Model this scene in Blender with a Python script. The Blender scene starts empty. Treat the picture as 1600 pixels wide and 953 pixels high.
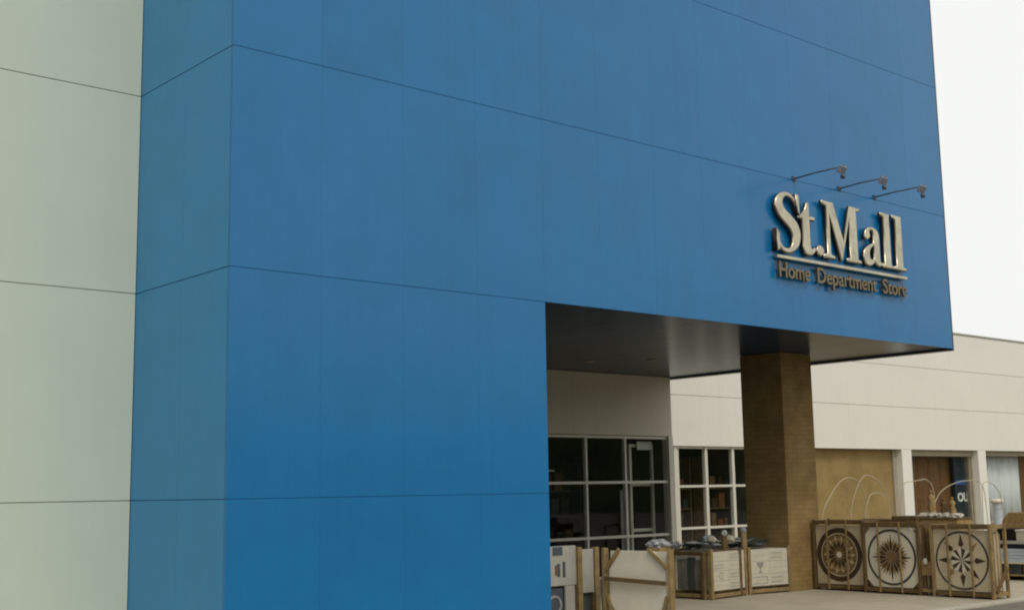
import bpy, bmesh, math, random
from mathutils import Vector, Matrix, noise
random.seed(7)
R = math.radians
SC = bpy.context.scene
C = SC.collection

# ------------------------------------------------------------------ camera
cam = bpy.data.cameras.new('camera')
cam.lens = 36 * 1962.1 / 1600
cam.sensor_width = 36
cam.clip_start = 0.05
cam.clip_end = 2000
co = bpy.data.objects.new('camera', cam)
C.objects.link(co)
r_, u_, f_ = (Vector((0.75620777, -0.65410704, -0.01714016)), Vector((-0.08317187, -0.12207079, 0.98903042)),
              Vector((0.64902407, 0.74648691, 0.14671418)))
co.matrix_world = Matrix(((r_.x, u_.x, -f_.x, -5.711), (r_.y, u_.y, -f_.y, -10.663), (r_.z, u_.z, -f_.z, 1.639), (0, 0, 0, 1)))
SC.camera = co

# ------------------------------------------------------------------ sky and sun (bright overcast)
SUN_EL, SUN_AZ = 50, 200          # azimuth clockwise from +Y
world = bpy.data.worlds.new('World')
SC.world = world
world.use_nodes = True
nt = world.node_tree
nt.nodes.clear()
sky = nt.nodes.new('ShaderNodeTexSky')
sky.sky_type = 'NISHITA'
sky.sun_disc = False
sky.sun_elevation = R(SUN_EL)
sky.sun_rotation = R(SUN_AZ)
sky.dust_density = 6
hs = nt.nodes.new('ShaderNodeHueSaturation')
hs.inputs['Saturation'].default_value = 0.12
mx = nt.nodes.new('ShaderNodeMix')
mx.data_type = 'RGBA'
mx.inputs[0].default_value = 0.8
mx.inputs[7].default_value = (10.9, 11.0, 10.7, 1)     # the white cloud deck
bg = nt.nodes.new('ShaderNodeBackground')
bg.inputs['Strength'].default_value = 0.1
ow = nt.nodes.new('ShaderNodeOutputWorld')
nt.links.new(sky.outputs[0], hs.inputs['Color'])
nt.links.new(hs.outputs[0], mx.inputs[6])
nt.links.new(mx.outputs[2], bg.inputs['Color'])
nt.links.new(bg.outputs[0], ow.inputs[0])
sl = bpy.data.lights.new('sun', 'SUN')
sl.energy = 1.12
sl.angle = R(18)
sl.color = (1.0, 0.93, 0.82)
so = bpy.data.objects.new('sun', sl)
C.objects.link(so)
sd = Vector((math.sin(R(SUN_AZ)) * math.cos(R(SUN_EL)), math.cos(R(SUN_AZ)) * math.cos(R(SUN_EL)), math.sin(R(SUN_EL))))
so.rotation_euler = sd.to_track_quat('Z', 'Y').to_euler()
so.location = (20, -30, 40)
SC.view_settings.view_transform = 'Standard'
SC.view_settings.look = 'None'
SC.view_settings.exposure = 0.0
SC.view_settings.gamma = 1.0
SC.view_settings.use_curve_mapping = False
SC.cycles.pixel_filter_type = 'BLACKMAN_HARRIS'
SC.cycles.filter_width = 2.1

# ------------------------------------------------------------------ materials
def mat(name, col, rough=0.6, spec=0.5, metal=0.0, var=0.12, scale=3.0, bump=0.0, bscale=40.0, streak=0.0, tint=None, stretch=(1, 1, 1), coat=0.0, brick=0.0, island=0.0):
    """Principled paint / stone / wood with blotchy variation, optional vertical streaks and bump (object space)."""
    m = bpy.data.materials.new(name)
    m.use_nodes = True
    n = m.node_tree.nodes
    l = m.node_tree.links
    b = n['Principled BSDF']
    b.inputs['Roughness'].default_value = rough
    b.inputs['Specular IOR Level'].default_value = spec
    b.inputs['Metallic'].default_value = metal
    b.inputs['Coat Weight'].default_value = coat
    tc = n.new('ShaderNodeTexCoord')
    mp = n.new('ShaderNodeMapping')
    mp.inputs['Scale'].default_value = stretch
    l.new(tc.outputs['Object'], mp.inputs[0])
    nz = n.new('ShaderNodeTexNoise')
    nz.inputs['Scale'].default_value = scale
    nz.inputs['Detail'].default_value = 6
    nz.inputs['Roughness'].default_value = 0.65
    l.new(mp.outputs[0], nz.inputs['Vector'])
    ramp = n.new('ShaderNodeValToRGB')
    ramp.color_ramp.elements[0].position = 0.3
    ramp.color_ramp.elements[1].position = 0.7
    dark = tuple(c * (1 - var) for c in col)
    lite = tuple(min(1, c * (1 + var)) for c in (tint or col))
    ramp.color_ramp.elements[0].color = (*dark, 1)
    ramp.color_ramp.elements[1].color = (*lite, 1)
    l.new(nz.outputs['Fac'], ramp.inputs[0])
    out = ramp.outputs[0]
    if streak:
        mp2 = n.new('ShaderNodeMapping')
        mp2.inputs['Scale'].default_value = (9, 9, 0.25)
        l.new(tc.outputs['Object'], mp2.inputs[0])
        n2 = n.new('ShaderNodeTexNoise')
        n2.inputs['Scale'].default_value = 1.6
        n2.inputs['Detail'].default_value = 5
        l.new(mp2.outputs[0], n2.inputs['Vector'])
        mr = n.new('ShaderNodeMapRange')
        mr.inputs[1].default_value = 0.3
        mr.inputs[2].default_value = 0.75
        mr.inputs[3].default_value = 1 - streak
        mr.inputs[4].default_value = 1 + streak
        l.new(n2.outputs['Fac'], mr.inputs[0])
        mul = n.new('ShaderNodeVectorMath')
        mul.operation = 'MULTIPLY'
        cmb = n.new('ShaderNodeCombineXYZ')
        for i in range(3):
            l.new(mr.outputs[0], cmb.inputs[i])
        l.new(out, mul.inputs[0])
        l.new(cmb.outputs[0], mul.inputs[1])
        out = mul.outputs[0]
    def times(fac_socket, src):
        q = n.new('ShaderNodeCombineXYZ')
        for i in range(3):
            l.new(fac_socket, q.inputs[i])
        w_ = n.new('ShaderNodeVectorMath')
        w_.operation = 'MULTIPLY'
        l.new(src, w_.inputs[0])
        l.new(q.outputs[0], w_.inputs[1])
        return w_.outputs[0]
    if island:                                       # every panel is a slightly different sheet
        ge = n.new('ShaderNodeNewGeometry')
        mi = n.new('ShaderNodeMapRange')
        mi.inputs[3].default_value = 1 - island
        mi.inputs[4].default_value = 1 + island
        l.new(ge.outputs['Random Per Island'], mi.inputs[0])
        out = times(mi.outputs[0], out)
    if brick:                                        # thin stone courses wrapped round the block
        sp = n.new('ShaderNodeSeparateXYZ')
        l.new(tc.outputs['Object'], sp.inputs[0])
        ad = n.new('ShaderNodeMath')
        l.new(sp.outputs[0], ad.inputs[0])
        l.new(sp.outputs[1], ad.inputs[1])
        cb = n.new('ShaderNodeCombineXYZ')
        l.new(ad.outputs[0], cb.inputs[0])
        l.new(sp.outputs[2], cb.inputs[1])
        br = n.new('ShaderNodeTexBrick')
        br.inputs['Color1'].default_value = (1 - brick * .6,) * 3 + (1,)
        br.inputs['Color2'].default_value = (1 + brick,) * 3 + (1,)
        br.inputs['Mortar'].default_value = (1 - brick * 1.5,) * 3 + (1,)
        br.inputs['Scale'].default_value = 1.0
        br.inputs['Mortar Size'].default_value = 0.006
        br.inputs['Brick Width'].default_value = 0.24
        br.inputs['Row Height'].default_value = 0.075
        l.new(cb.outputs[0], br.inputs['Vector'])
        w2 = n.new('ShaderNodeVectorMath')
        w2.operation = 'MULTIPLY'
        l.new(out, w2.inputs[0])
        l.new(br.outputs['Color'], w2.inputs[1])
        out = w2.outputs[0]
    l.new(out, b.inputs['Base Color'])
    if bump:
        n3 = n.new('ShaderNodeTexNoise')
        n3.inputs['Scale'].default_value = bscale
        n3.inputs['Detail'].default_value = 4
        l.new(mp.outputs[0], n3.inputs['Vector'])
        bp = n.new('ShaderNodeBump')
        bp.inputs['Strength'].default_value = bump
        bp.inputs['Distance'].default_value = 0.02
        l.new(n3.outputs['Fac'], bp.inputs['Height'])
        l.new(bp.outputs[0], b.inputs['Normal'])
    return m

def glass_mat(name, tint, ior=1.45):
    m = bpy.data.materials.new(name)
    m.use_nodes = True
    n = m.node_tree.nodes
    l = m.node_tree.links
    n.clear()
    o = n.new('ShaderNodeOutputMaterial')
    t = n.new('ShaderNodeBsdfTransparent')
    t.inputs[0].default_value = (*tint, 1)
    g = n.new('ShaderNodeBsdfGlossy')
    g.inputs['Roughness'].default_value = 0.02
    ge = n.new('ShaderNodeNewGeometry')
    dt = n.new('ShaderNodeVectorMath')
    dt.operation = 'DOT_PRODUCT'
    l.new(ge.outputs['Normal'], dt.inputs[0])
    l.new(ge.outputs['Incoming'], dt.inputs[1])
    def mth(op, a, b=None):
        q = n.new('ShaderNodeMath')
        q.operation = op
        for i, v in enumerate((a, b)):
            if v is None: continue
            if isinstance(v, float): q.inputs[i].default_value = v
            else: l.new(v, q.inputs[i])
        return q.outputs[0]
    fac = mth('ADD', mth('MULTIPLY', mth('POWER', mth('SUBTRACT', 1.0, mth('ABSOLUTE', dt.outputs['Value'])), 5.0), 0.94), 0.045)
    ms = n.new('ShaderNodeMixShader')
    l.new(fac, ms.inputs[0])
    l.new(t.outputs[0], ms.inputs[1])
    l.new(g.outputs[0], ms.inputs[2])
    l.new(ms.outputs[0], o.inputs[0])
    return m

M = {
    'blue': mat('blue_paint', (0.006, 0.145, 0.352), 0.25, 0.48, var=0.07, scale=1.2, bump=0.04, bscale=1.1, streak=0.028, island=0.02),
    'blue_side': mat('blue_paint_side_cast', (0.015, 0.200, 0.425), 0.30, 0.50, var=0.06, scale=1.2, bump=0.035, bscale=1.1, streak=0.025, island=0.02),  # lighter, greener copy of the blue; the side's colour cast is put into it
    'blue_dark': mat('joint_backing', (0.006, 0.10, 0.25), 0.8, 0.2),
    'soffit': mat('soffit_panel', (0.004, 0.032, 0.075), 0.22, 0.45, var=0.15, scale=1.5, bump=0.06, bscale=2.0),  # same blue paint made darker; canopy shade is put into the colour
    'trim': mat('dark_trim', (0.015, 0.022, 0.045), 0.4, 0.4),
    'white_green': mat('pale_green_white_panel', (0.53, 0.595, 0.505), 0.5, 0.4, var=0.03, scale=1.0, bump=0.02, bscale=1.2, streak=0.01),
    'joint_brown': mat('joint_sealant', (0.26, 0.235, 0.19), 0.8, 0.2),
    'white_warm': mat('warm_white_panel', (0.70, 0.68, 0.61), 0.5, 0.4, var=0.03, scale=0.7, streak=0.02),
    'joint_grey': mat('joint_line', (0.34, 0.35, 0.30), 0.8, 0.2),
    'white_in': mat('off_white_render', (0.57, 0.53, 0.42), 0.6, 0.3, var=0.05, scale=1.0, streak=0.03),
    'tan': mat('tan_sandstone', (0.255, 0.178, 0.064), 0.8, 0.2, var=0.16, scale=1.4, bump=0.15, bscale=70, tint=(0.27, 0.195, 0.08), brick=0.035),
    'brown_stone': mat('brown_sandstone', (0.215, 0.140, 0.052), 0.8, 0.15, var=0.2, scale=1.6, bump=0.25, bscale=45, tint=(0.25, 0.17, 0.068), brick=0.11),
    'frame': mat('pale_aluminium_frame', (0.60, 0.58, 0.50), 0.45, 0.5, var=0.05),
    'frame_white': mat('white_pillar_paint', (0.72, 0.71, 0.64), 0.5, 0.4, var=0.04, streak=0.02),
    'header': mat('beige_header', (0.34, 0.30, 0.22), 0.6, 0.3),
    'glass': glass_mat('window_glass', (0.90, 0.93, 0.90)),
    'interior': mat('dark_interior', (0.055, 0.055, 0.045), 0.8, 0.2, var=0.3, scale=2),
    'brown_in': mat('brown_interior_door', (0.16, 0.075, 0.03), 0.6, 0.3, var=0.25, scale=4),
    'navy_in': mat('navy_interior_panel', (0.012, 0.02, 0.035), 0.5, 0.3),
    'curtain': mat('pale_blue_curtain', (0.74, 0.76, 0.80), 0.8, 0.2, var=0.10, scale=6, stretch=(4, 4, .3)),
    'letter': mat('brushed_champagne_steel', (0.50, 0.46, 0.345), 0.25, 0.5, metal=1.0, var=0.22, scale=4),
    'letter_dull': mat('dull_champagne_steel', (0.24, 0.20, 0.13), 0.42, 0.5, metal=0.9, var=0.25, scale=8),
    'letter_side': mat('letter_return', (0.06, 0.05, 0.045), 0.4, 0.5, metal=0.6),
    'lamp': mat('grey_lamp_metal', (0.26, 0.27, 0.30), 0.4, 0.5, metal=0.3),
    'lamp_dark': mat('dark_lamp_arm', (0.05, 0.06, 0.08), 0.45, 0.5),
    'lens': mat('lamp_lens_and_speck', (0.5, 0.5, 0.5), 0.15, 0.5),
    'wood': mat('crate_pine', (0.235, 0.165, 0.072), 0.75, 0.25, var=0.35, scale=6, bump=0.3, bscale=50, stretch=(1, 1, 1)),
    'wood_dark': mat('weathered_crate_wood', (0.125, 0.080, 0.034), 0.8, 0.2, var=0.35, scale=7, bump=0.3, bscale=50),
    'cream': mat('cream_marble', (0.61, 0.555, 0.43), 0.35, 0.4, var=0.07, scale=4),
    'cream2': mat('beige_marble', (0.48, 0.405, 0.265), 0.4, 0.4, var=0.10, scale=5),
    'marble_brown': mat('brown_marble', (0.17, 0.105, 0.045), 0.4, 0.4, var=0.3, scale=12),
    'marble_dark': mat('dark_brown_marble', (0.050, 0.030, 0.014), 0.4, 0.4, var=0.3, scale=10),
    'marble_grey': mat('dark_grey_marble', (0.055, 0.052, 0.042), 0.4, 0.4, var=0.3, scale=10),
    'marble_tan': mat('tan_marble', (0.27, 0.18, 0.08), 0.4, 0.4, var=0.25, scale=10),
    'carton': mat('white_carton', (0.52, 0.48, 0.38), 0.6, 0.3, var=0.08, scale=5),
    'ink': mat('grey_print', (0.26, 0.245, 0.205), 0.6, 0.3),
    'slab_grey': mat('grey_slab_edges', (0.15, 0.145, 0.115), 0.6, 0.4, var=0.5, scale=7, stretch=(1, 6, .6)),
    'void': mat('pallet_gap', (0.015, 0.013, 0.010), 0.9, 0.1),
    'plastic': mat('dark_plastic_wrap', (0.035, 0.042, 0.035), 0.25, 0.5, var=0.4, scale=8),
    'plastic_grey': mat('grey_plastic_wrap', (0.27, 0.28, 0.28), 0.35, 0.5, var=0.3, scale=9),
    'stone': mat('pale_stone', (0.45, 0.42, 0.34), 0.7, 0.3, var=0.2, scale=12),
    'board': mat('grey_print_board', (0.36, 0.35, 0.29), 0.5, 0.4, var=0.12, scale=4),
    'board_dark': mat('dark_board_print', (0.065, 0.075, 0.09), 0.5, 0.3, var=0.2),
    'rust': mat('rust_print', (0.15, 0.06, 0.025), 0.6, 0.3),
    'wire': mat('pale_wire', (0.38, 0.33, 0.22), 0.5, 0.4, var=0.1),
    'wicker': mat('tan_wicker', (0.30, 0.20, 0.085), 0.8, 0.2, var=0.4, scale=20, bump=0.5, bscale=60),
    'poster_white': mat('poster_lettering', (0.72, 0.72, 0.68), 0.5, 0.3, var=0.03),
    'poster_blue': mat('poster_blue', (0.03, 0.09, 0.32), 0.5, 0.3),
    'blue_white': mat('bluish_white_slab', (0.45, 0.50, 0.55), 0.4, 0.4, var=0.2, scale=3, stretch=(1, 1, 6)),
    'slate': mat('dark_slate', (0.055, 0.062, 0.062), 0.5, 0.4, var=0.3, scale=5),
    'pave': mat('concrete_paving', (0.375, 0.33, 0.245), 0.85, 0.25, var=0.14, scale=1.4, bump=0.25, bscale=60),
    'kerb': mat('concrete_kerb', (0.42, 0.39, 0.31), 0.85, 0.25, var=0.10, scale=3, bump=0.2, bscale=60),
    'asphalt': mat('asphalt', (0.165, 0.150, 0.120), 0.9, 0.25, var=0.25, scale=2, bump=0.4, bscale=160),
    'bank_green': mat('unseen_bank_green', (0.045, 0.06, 0.025), 0.95, 0.1, var=0.5, scale=0.25),
}

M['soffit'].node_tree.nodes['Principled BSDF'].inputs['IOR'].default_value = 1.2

# ------------------------------------------------------------------ geometry helpers
class MB:
    """collects solids and links them as one mesh object"""
    def __init__(self):
        self.bm = bmesh.new()

    def box(self, x0, y0, z0, x1, y1, z1, bev=0.0, mtx=None):
        t = bmesh.new()
        x0, x1 = min(x0, x1), max(x0, x1)
        y0, y1 = min(y0, y1), max(y0, y1)
        z0, z1 = min(z0, z1), max(z0, z1)
        v = [t.verts.new(p) for p in ((x0, y0, z0), (x1, y0, z0), (x1, y1, z0), (x0, y1, z0), (x0, y0, z1), (x1, y0, z1), (x1, y1, z1), (x0, y1, z1))]
        for q in ((0, 3, 2, 1), (4, 5, 6, 7), (0, 1, 5, 4), (1, 2, 6, 5), (2, 3, 7, 6), (3, 0, 4, 7)):
            t.faces.new([v[i] for i in q])
        if bev:
            bmesh.ops.bevel(t, geom=t.edges[:], offset=bev, segments=2, affect='EDGES', profile=0.6)
        self._merge(t, mtx)
        return self

    def _merge(self, t, mtx=None):
        if mtx is not None:
            bmesh.ops.transform(t, matrix=mtx, verts=t.verts)
        me = bpy.data.meshes.new('tmp')
        t.to_mesh(me)
        t.free()
        self.bm.from_mesh(me)
        bpy.data.meshes.remove(me)

    def bar(self, p, q, w, h, up=(0, 0, 1), bev=0.004):
        p, q = Vector(p), Vector(q)
        d = q - p
        L = d.length
        x = d.normalized()
        y = Vector(up).cross(x)
        if y.length < 1e-4:
            y = Vector((0, 1, 0)).cross(x)
        y.normalize()
        z = x.cross(y)
        m = Matrix(((x.x, y.x, z.x, p.x), (x.y, y.y, z.y, p.y), (x.z, y.z, z.z, p.z), (0, 0, 0, 1)))
        return self.box(0, -w / 2, -h / 2, L, w / 2, h / 2, bev, m)

    def prism(self, pts, y0, y1, bev=0.0):
        """outline in local x,z swept from depth y0 to y1"""
        t = bmesh.new()
        a = [t.verts.new((x, y0, z)) for x, z in pts]
        b = [t.verts.new((x, y1, z)) for x, z in pts]
        t.faces.new(a)
        t.faces.new(b[::-1])
        n = len(pts)
        for i in range(n):
            j = (i + 1) % n
            t.faces.new((a[i], b[i], b[j], a[j]))
        bmesh.ops.recalc_face_normals(t, faces=t.faces)
        if bev:
            bmesh.ops.bevel(t, geom=t.edges[:], offset=bev, segments=1, affect='EDGES')
        self._merge(t)
        return self

    def ring(self, cx, cz, r0, r1, y0, y1, n=48, sx=1.0):
        t = bmesh.new()
        rows = []
        for k in range(n):
            a = 2 * math.pi * k / n
            c, s = math.cos(a), math.sin(a)
            rows.append([t.verts.new((cx + c * r * sx, y, cz + s * r)) for r, y in ((r0, y0), (r1, y0), (r1, y1), (r0, y1))])
        for k in range(n):
            p, q = rows[k], rows[(k + 1) % n]
            for i in range(4):
                j = (i + 1) % 4
                t.faces.new((p[i], p[j], q[j], q[i]))
        bmesh.ops.recalc_face_normals(t, faces=t.faces)
        self._merge(t)
        return self

    def disc(self, cx, cz, r, y0, y1, n=40):
        return self.prism([(cx + r * math.cos(2 * math.pi * k / n), cz + r * math.sin(2 * math.pi * k / n)) for k in range(n)], y0, y1)

    def tube(self, pts, r, n=8):
        t = bmesh.new()
        pts = [Vector(p) for p in pts]
        rows = []
        for i, p in enumerate(pts):
            d = (pts[min(i + 1, len(pts) - 1)] - pts[max(i - 1, 0)]).normalized()
            a = d.cross(Vector((0.31, 0.9, 0.13))).normalized()
            b = d.cross(a)
            rr = r[i] if isinstance(r, (list, tuple)) else r
            rows.append([t.verts.new(p + (a * math.cos(2 * math.pi * k / n) + b * math.sin(2 * math.pi * k / n)) * rr) for k in range(n)])
        for i in range(len(rows) - 1):
            for k in range(n):
                f = t.faces.new((rows[i][k], rows[i][(k + 1) % n], rows[i + 1][(k + 1) % n], rows[i + 1][k]))
                f.smooth = True
        t.faces.new(rows[0][::-1])
        t.faces.new(rows[-1])
        bmesh.ops.recalc_face_normals(t, faces=t.faces)
        self._merge(t)
        return self

    def lathe(self, prof, cx=0, cy=0, n=20):
        """profile of (radius, z)"""
        t = bmesh.new()
        rows = [[t.verts.new((cx + r * math.cos(2 * math.pi * k / n), cy + r * math.sin(2 * math.pi * k / n), z)) for k in range(n)] for r, z in prof]
        for i in range(len(rows) - 1):
            for k in range(n):
                f = t.faces.new((rows[i][k], rows[i][(k + 1) % n], rows[i + 1][(k + 1) % n], rows[i + 1][k]))
                f.smooth = True
        t.faces.new(rows[0][::-1])
        t.faces.new(rows[-1])
        bmesh.ops.recalc_face_normals(t, faces=t.faces)
        self._merge(t)
        return self

    def lump(self, cx, cy, cz, rx, ry, rz, seed=0, amp=0.3, sub=3):
        t = bmesh.new()
        bmesh.ops.create_icosphere(t, subdivisions=sub, radius=1)
        for v in t.verts:
            k = 1 + amp * noise.noise(v.co * 1.7 + Vector((seed * 3.1, seed, 0))) + amp * 0.5 * noise.noise(v.co * 4.5 + Vector((seed, 0, seed)))
            v.co = Vector((cx + v.co.x * rx * k, cy + v.co.y * ry * k, max(cz + v.co.z * rz * k, cz - rz * 0.8)))
        self._merge(t)
        return self

    def build(self, name, m, parent=None):
        me = bpy.data.meshes.new(name)
        self.bm.normal_update()
        self.bm.to_mesh(me)
        self.bm.free()
        me.materials.append(m)
        o = bpy.data.objects.new(name, me)
        C.objects.link(o)
        if parent:
            o.parent = parent
        return o

def tag(o, label=None, cat=None, group=None, kind=None):
    if label: o['label'] = label
    if cat: o['category'] = cat
    if group: o['group'] = group
    if kind: o['kind'] = kind
    return o

def thing(name, label, cat, loc=(0, 0, 0), rz=0.0, group=None):
    o = bpy.data.objects.new(name, None)
    C.objects.link(o)
    o.location = loc
    o.rotation_euler = (0, 0, rz)
    return tag(o, label, cat, group)

FACE_X = -math.pi / 2      # local x runs to -Y, local y (depth) runs to +X: the thing's face looks to -X

def plane(mb, x0, y, z0, x1, z1):
    mb.bm.faces.new([mb.bm.verts.new(p) for p in ((x0, y, z0), (x1, y, z0), (x1, y, z1), (x0, y, z1))])

# ------------------------------------------------------------------ ground
def sheet(name, x0, y0, x1, y1, z, m):
    b = MB()
    vs = [b.bm.verts.new(p) for p in ((x0, y0, z), (x1, y0, z), (x1, y1, z), (x0, y1, z))]
    b.bm.faces.new(vs)
    return tag(b.build(name, m), kind='structure')
sheet('road', -400, -400, 400, 400, -0.035, M['asphalt'])
pv = MB()
pv.box(-30, -1.38, -0.30, 80, 9.9, 0.0)
tag(pv.build('pavement', M['pave']), kind='structure')
kb = MB()
x = -30
while x < 78:
    kb.box(x + .004, -1.53, -0.30, x + 0.996, -1.384, 0.003, 0.012)
    x += 1.0
tag(kb.build('kerb', M['kerb']), kind='structure')
hb = MB()                                                     # unseen bank added behind the viewer to darken reflections
N = 90
rows = []
for i in range(N + 1):
    a = R(-205 + 230 * i / N)
    row = []
    for j, (d, h) in enumerate(((70, 0), (78, 5), (92, 9), (115, 11), (150, 9), (190, 0))):
        k = 1 + 0.45 * noise.noise(Vector((i * 0.31, j * 0.7, 1.3))) + 0.2 * noise.noise(Vector((i * 1.1, j, 4.3)))
        row.append(hb.bm.verts.new((math.cos(a) * d, math.sin(a) * d - 6, h * k - 0.05)))
    rows.append(row)
for i in range(N):
    for j in range(5):
        hb.bm.faces.new((rows[i][j], rows[i + 1][j], rows[i + 1][j + 1], rows[i][j + 1]))
bmesh.ops.recalc_face_normals(hb.bm, faces=hb.bm.faces)
tag(hb.build('unseen_bank', M['bank_green']), kind='structure')

# ------------------------------------------------------------------ blue building
XE, XO, ZS, TOP = 13.06, 4.07, 3.813, 9.9
JZ = [0.0, 1.613, 3.813, 6.013, 8.213, TOP]
blue = thing('blue_building', 'tall blue panelled building with an overhanging entrance canopy', 'building', (0, 0, 0))
fw = MB()
GX = [0.0, 1.02, 2.04, 3.06, XO, 5.0, 6.0, 6.95, 7.95, 9.0, 10.0, 11.0, 12.0, XE]
VG, HG = 0.0004, 0.0030
for i in range(len(GX) - 1):
    for k in range(5):
        if k < 2 and GX[i] >= XO - .01:
            continue
        fw.box(GX[i] + (VG if i else 0), 0, JZ[k] + HG, GX[i + 1] - VG, 0.04, JZ[k + 1] - HG * (0 if k == 4 else 1), 0.0016)
fw.build('front_wall', M['blue'], blue)
sw = MB()
SY = [0.043, 1.0, 2.08]
for i in range(2):
    for k in range(5):
        sw.box(0, SY[i] + (VG * 1.5 if i else 0), JZ[k] + HG * 1.4, 0.04, SY[i + 1] - VG * 1.5, JZ[k + 1] - HG * 1.4, 0.003)
sd_ = sw.build('side_wall', M['blue_side'], blue)
sd_['label'] = 'narrow greener side face of the blue building'
bk = MB()
bk.box(0.008, 0.006, 0.0, XO - 0.05, 9.2, ZS + 0.02)
bk.box(0.0085, 0.0065, ZS + 0.02, XE - 0.03, 9.2, TOP - 0.02)
bk.build('wall_core', M['blue_dark'], blue)
jb = MB()
jb.box(XO - 0.049, 0.043, 0, XO, 6.0, ZS - .004)
jb.build('entrance_jamb', M['blue'], blue)
sf = MB()
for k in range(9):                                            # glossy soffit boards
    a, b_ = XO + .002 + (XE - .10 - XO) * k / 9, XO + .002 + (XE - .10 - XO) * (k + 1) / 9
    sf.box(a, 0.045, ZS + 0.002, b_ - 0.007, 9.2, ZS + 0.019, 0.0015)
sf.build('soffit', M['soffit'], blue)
tr = MB()
tr.box(XE + 0.001, 0.004, ZS - 0.03, XE + 0.045, 9.2, TOP, 0.004)
tr.box(XE - 0.095, 0.046, ZS - 0.028, XE, 9.2, ZS + 0.0005, 0.003)
tr.build('edge_trim', M['trim'], blue)

for k, (lx, ly, lb) in enumerate(((7.1, 3.6, 'pale disc for a reflected speck nearest the opening edge of blue wall'), (7.75, 4.7, 'pale disc for a reflected speck, second from the left'),
                                  (9.3, 4.6, 'pale disc for a reflected speck, third from the left'), (10.1, 3.9, 'pale disc for a reflected speck closest to the stone column'))):
    t = thing('soffit_speck', lb, 'pale disc', (lx, ly, ZS + .001), 0, 'pale discs added for reflected specks in the dark soffit')  # discs added for pale specks that look like reflections, no lamps here
    b = MB()
    b.lathe([(.075, -.012), (.095, -.010), (.10, -.001), (.07, -.0005)])
    b.build('rim', M['header'], t)
    b = MB()
    b.lathe([(.001, -.016), (.04, -.016), (.068, -.0125), (.068, -.012)])
    b.build('lens', M['lens'], t)  # pale middle of the added disc

# ------------------------------------------------------------------ white store building at left
ws = thing('white_building', 'pale greenish white panelled building at the left of the blue one', 'building', (-6, 2.08, 0))
wl = MB()
for i in range(7):
    for k in range(5):
        wl.box(-9 + i * 2.1425 + .002, 0, JZ[k] + HG * 1.5, -9 + (i + 1) * 2.1425 - .002, 0.05, JZ[k + 1] - HG * 1.5, 0.003)
wl.build('wall', M['white_green'], ws)
wc = MB()
wc.box(-9, 0.010, 0, 5.99, 7, TOP - .01)
wc.build('wall_core', M['joint_brown'], ws)

# ------------------------------------------------------------------ inner shopfront under the canopy
YI = 6.0
sh = thing('entrance_shopfront', 'shaded glazed shopfront with off white panel under the blue canopy', 'shopfront', (XO, YI, 0))
X1 = 12.88 - XO
p_ = MB()
p_.box(0.002, 0, 2.655, X1, 0.18, ZS - 0.004, 0.004)
p_.build('upper_panel', M['white_in'], sh)
cpn = MB()
cpn.box(X1 - 0.12, -0.02, 0, X1 + 0.0, 0.16, 2.65, 0.004)
cpn.build('corner_post', M['frame'], sh)
fr = MB()
mull = [0.02, 1.12, 2.175, 3.225, 4.275, 5.325, 6.485, 7.52]
for mxx in mull:
    fr.box(mxx - 0.024, 0.03, 0.012, mxx + 0.024, 0.11, 2.651, 0.004)
for zz in (0.04, 0.77, 1.775, 2.62):
    for a, b_ in zip(mull, mull[1:] + [X1 - .09]):
        fr.box(a + 0.025, 0.035, zz - 0.024, b_ - 0.025, 0.105, zz + 0.024, 0.004)
fr.build('frame', M['frame'], sh)
for a, b_ in zip(mull, mull[1:] + [X1 - .09]):
    for z0, z1 in ((0.07, 0.74), (0.80, 1.745), (1.805, 2.59)):
        g = MB()
        plane(g, a + .0245, .07, z0 - .005, b_ - .0245, z1 + .005)
        g.build('pane', M['glass'], sh)
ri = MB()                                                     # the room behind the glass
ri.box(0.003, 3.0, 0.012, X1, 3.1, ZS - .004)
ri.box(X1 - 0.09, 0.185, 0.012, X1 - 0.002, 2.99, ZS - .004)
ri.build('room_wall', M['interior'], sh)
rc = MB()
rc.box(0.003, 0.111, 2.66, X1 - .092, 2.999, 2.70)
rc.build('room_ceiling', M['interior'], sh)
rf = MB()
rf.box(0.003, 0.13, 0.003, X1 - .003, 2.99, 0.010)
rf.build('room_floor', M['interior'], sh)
# inner door frames and a coat rail seen through the glass
def inner_frame(x, y, w, h, label, bars):
    t = thing('inner_door_frame', label, 'door frame', (x, y, 0.012), 0)
    b = MB()
    for xx in (0, w):
        b.box(xx - .03, 0, 0, xx + .03, .05, h, .003)
    b.build('jamb', M['frame'], t)
    b = MB()
    for zz in bars:
        b.box(.031, 0.002, zz - .03, w - .031, .048, zz + .03, .003)
    b.build('crossbar', M['frame'], t)
    return t
inner_frame(12.05, 6.35, 0.62, 2.5, 'pale door frame inside the dark shop, near the corner post', (2.47, 1.72, .85))
t = thing('roller_banner', 'narrow grey green banner standing behind the last entrance pane', 'banner', (12.02, 6.62, .012))
b = MB(); b.box(0, 0, .05, .30, .012, 1.62, .003); b.build('sheet', M['plastic_grey'], t)
b = MB(); b.box(-.02, -.06, 0, .32, .08, .049, .006); b.build('base', M['lamp_dark'], t)
b = MB(); b.box(12.20, 6.30, 2.40, 12.62, 6.325, 2.56, .004)
tag(b.build('notice_board', M['poster_white']), 'white blank notice board high behind the last entrance pane', 'notice')
t = thing('garment_stand', 'pale thin stand with a short arm inside the leftmost dark window', 'stand', (10.25, 7.0, .012))
b = MB()
b.tube([(0, 0, .03), (0, 0, 2.05)], .02)
b.build('pole', M['frame'], t)
b = MB()
b.tube([(0.024, 0, 2.02), (0.38, 0, 2.0)], .018)
b.build('arm', M['frame'], t)
b = MB()
b.lathe([(.2, 0), (.2, .02), (.04, .04), (.03, .06)])
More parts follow.
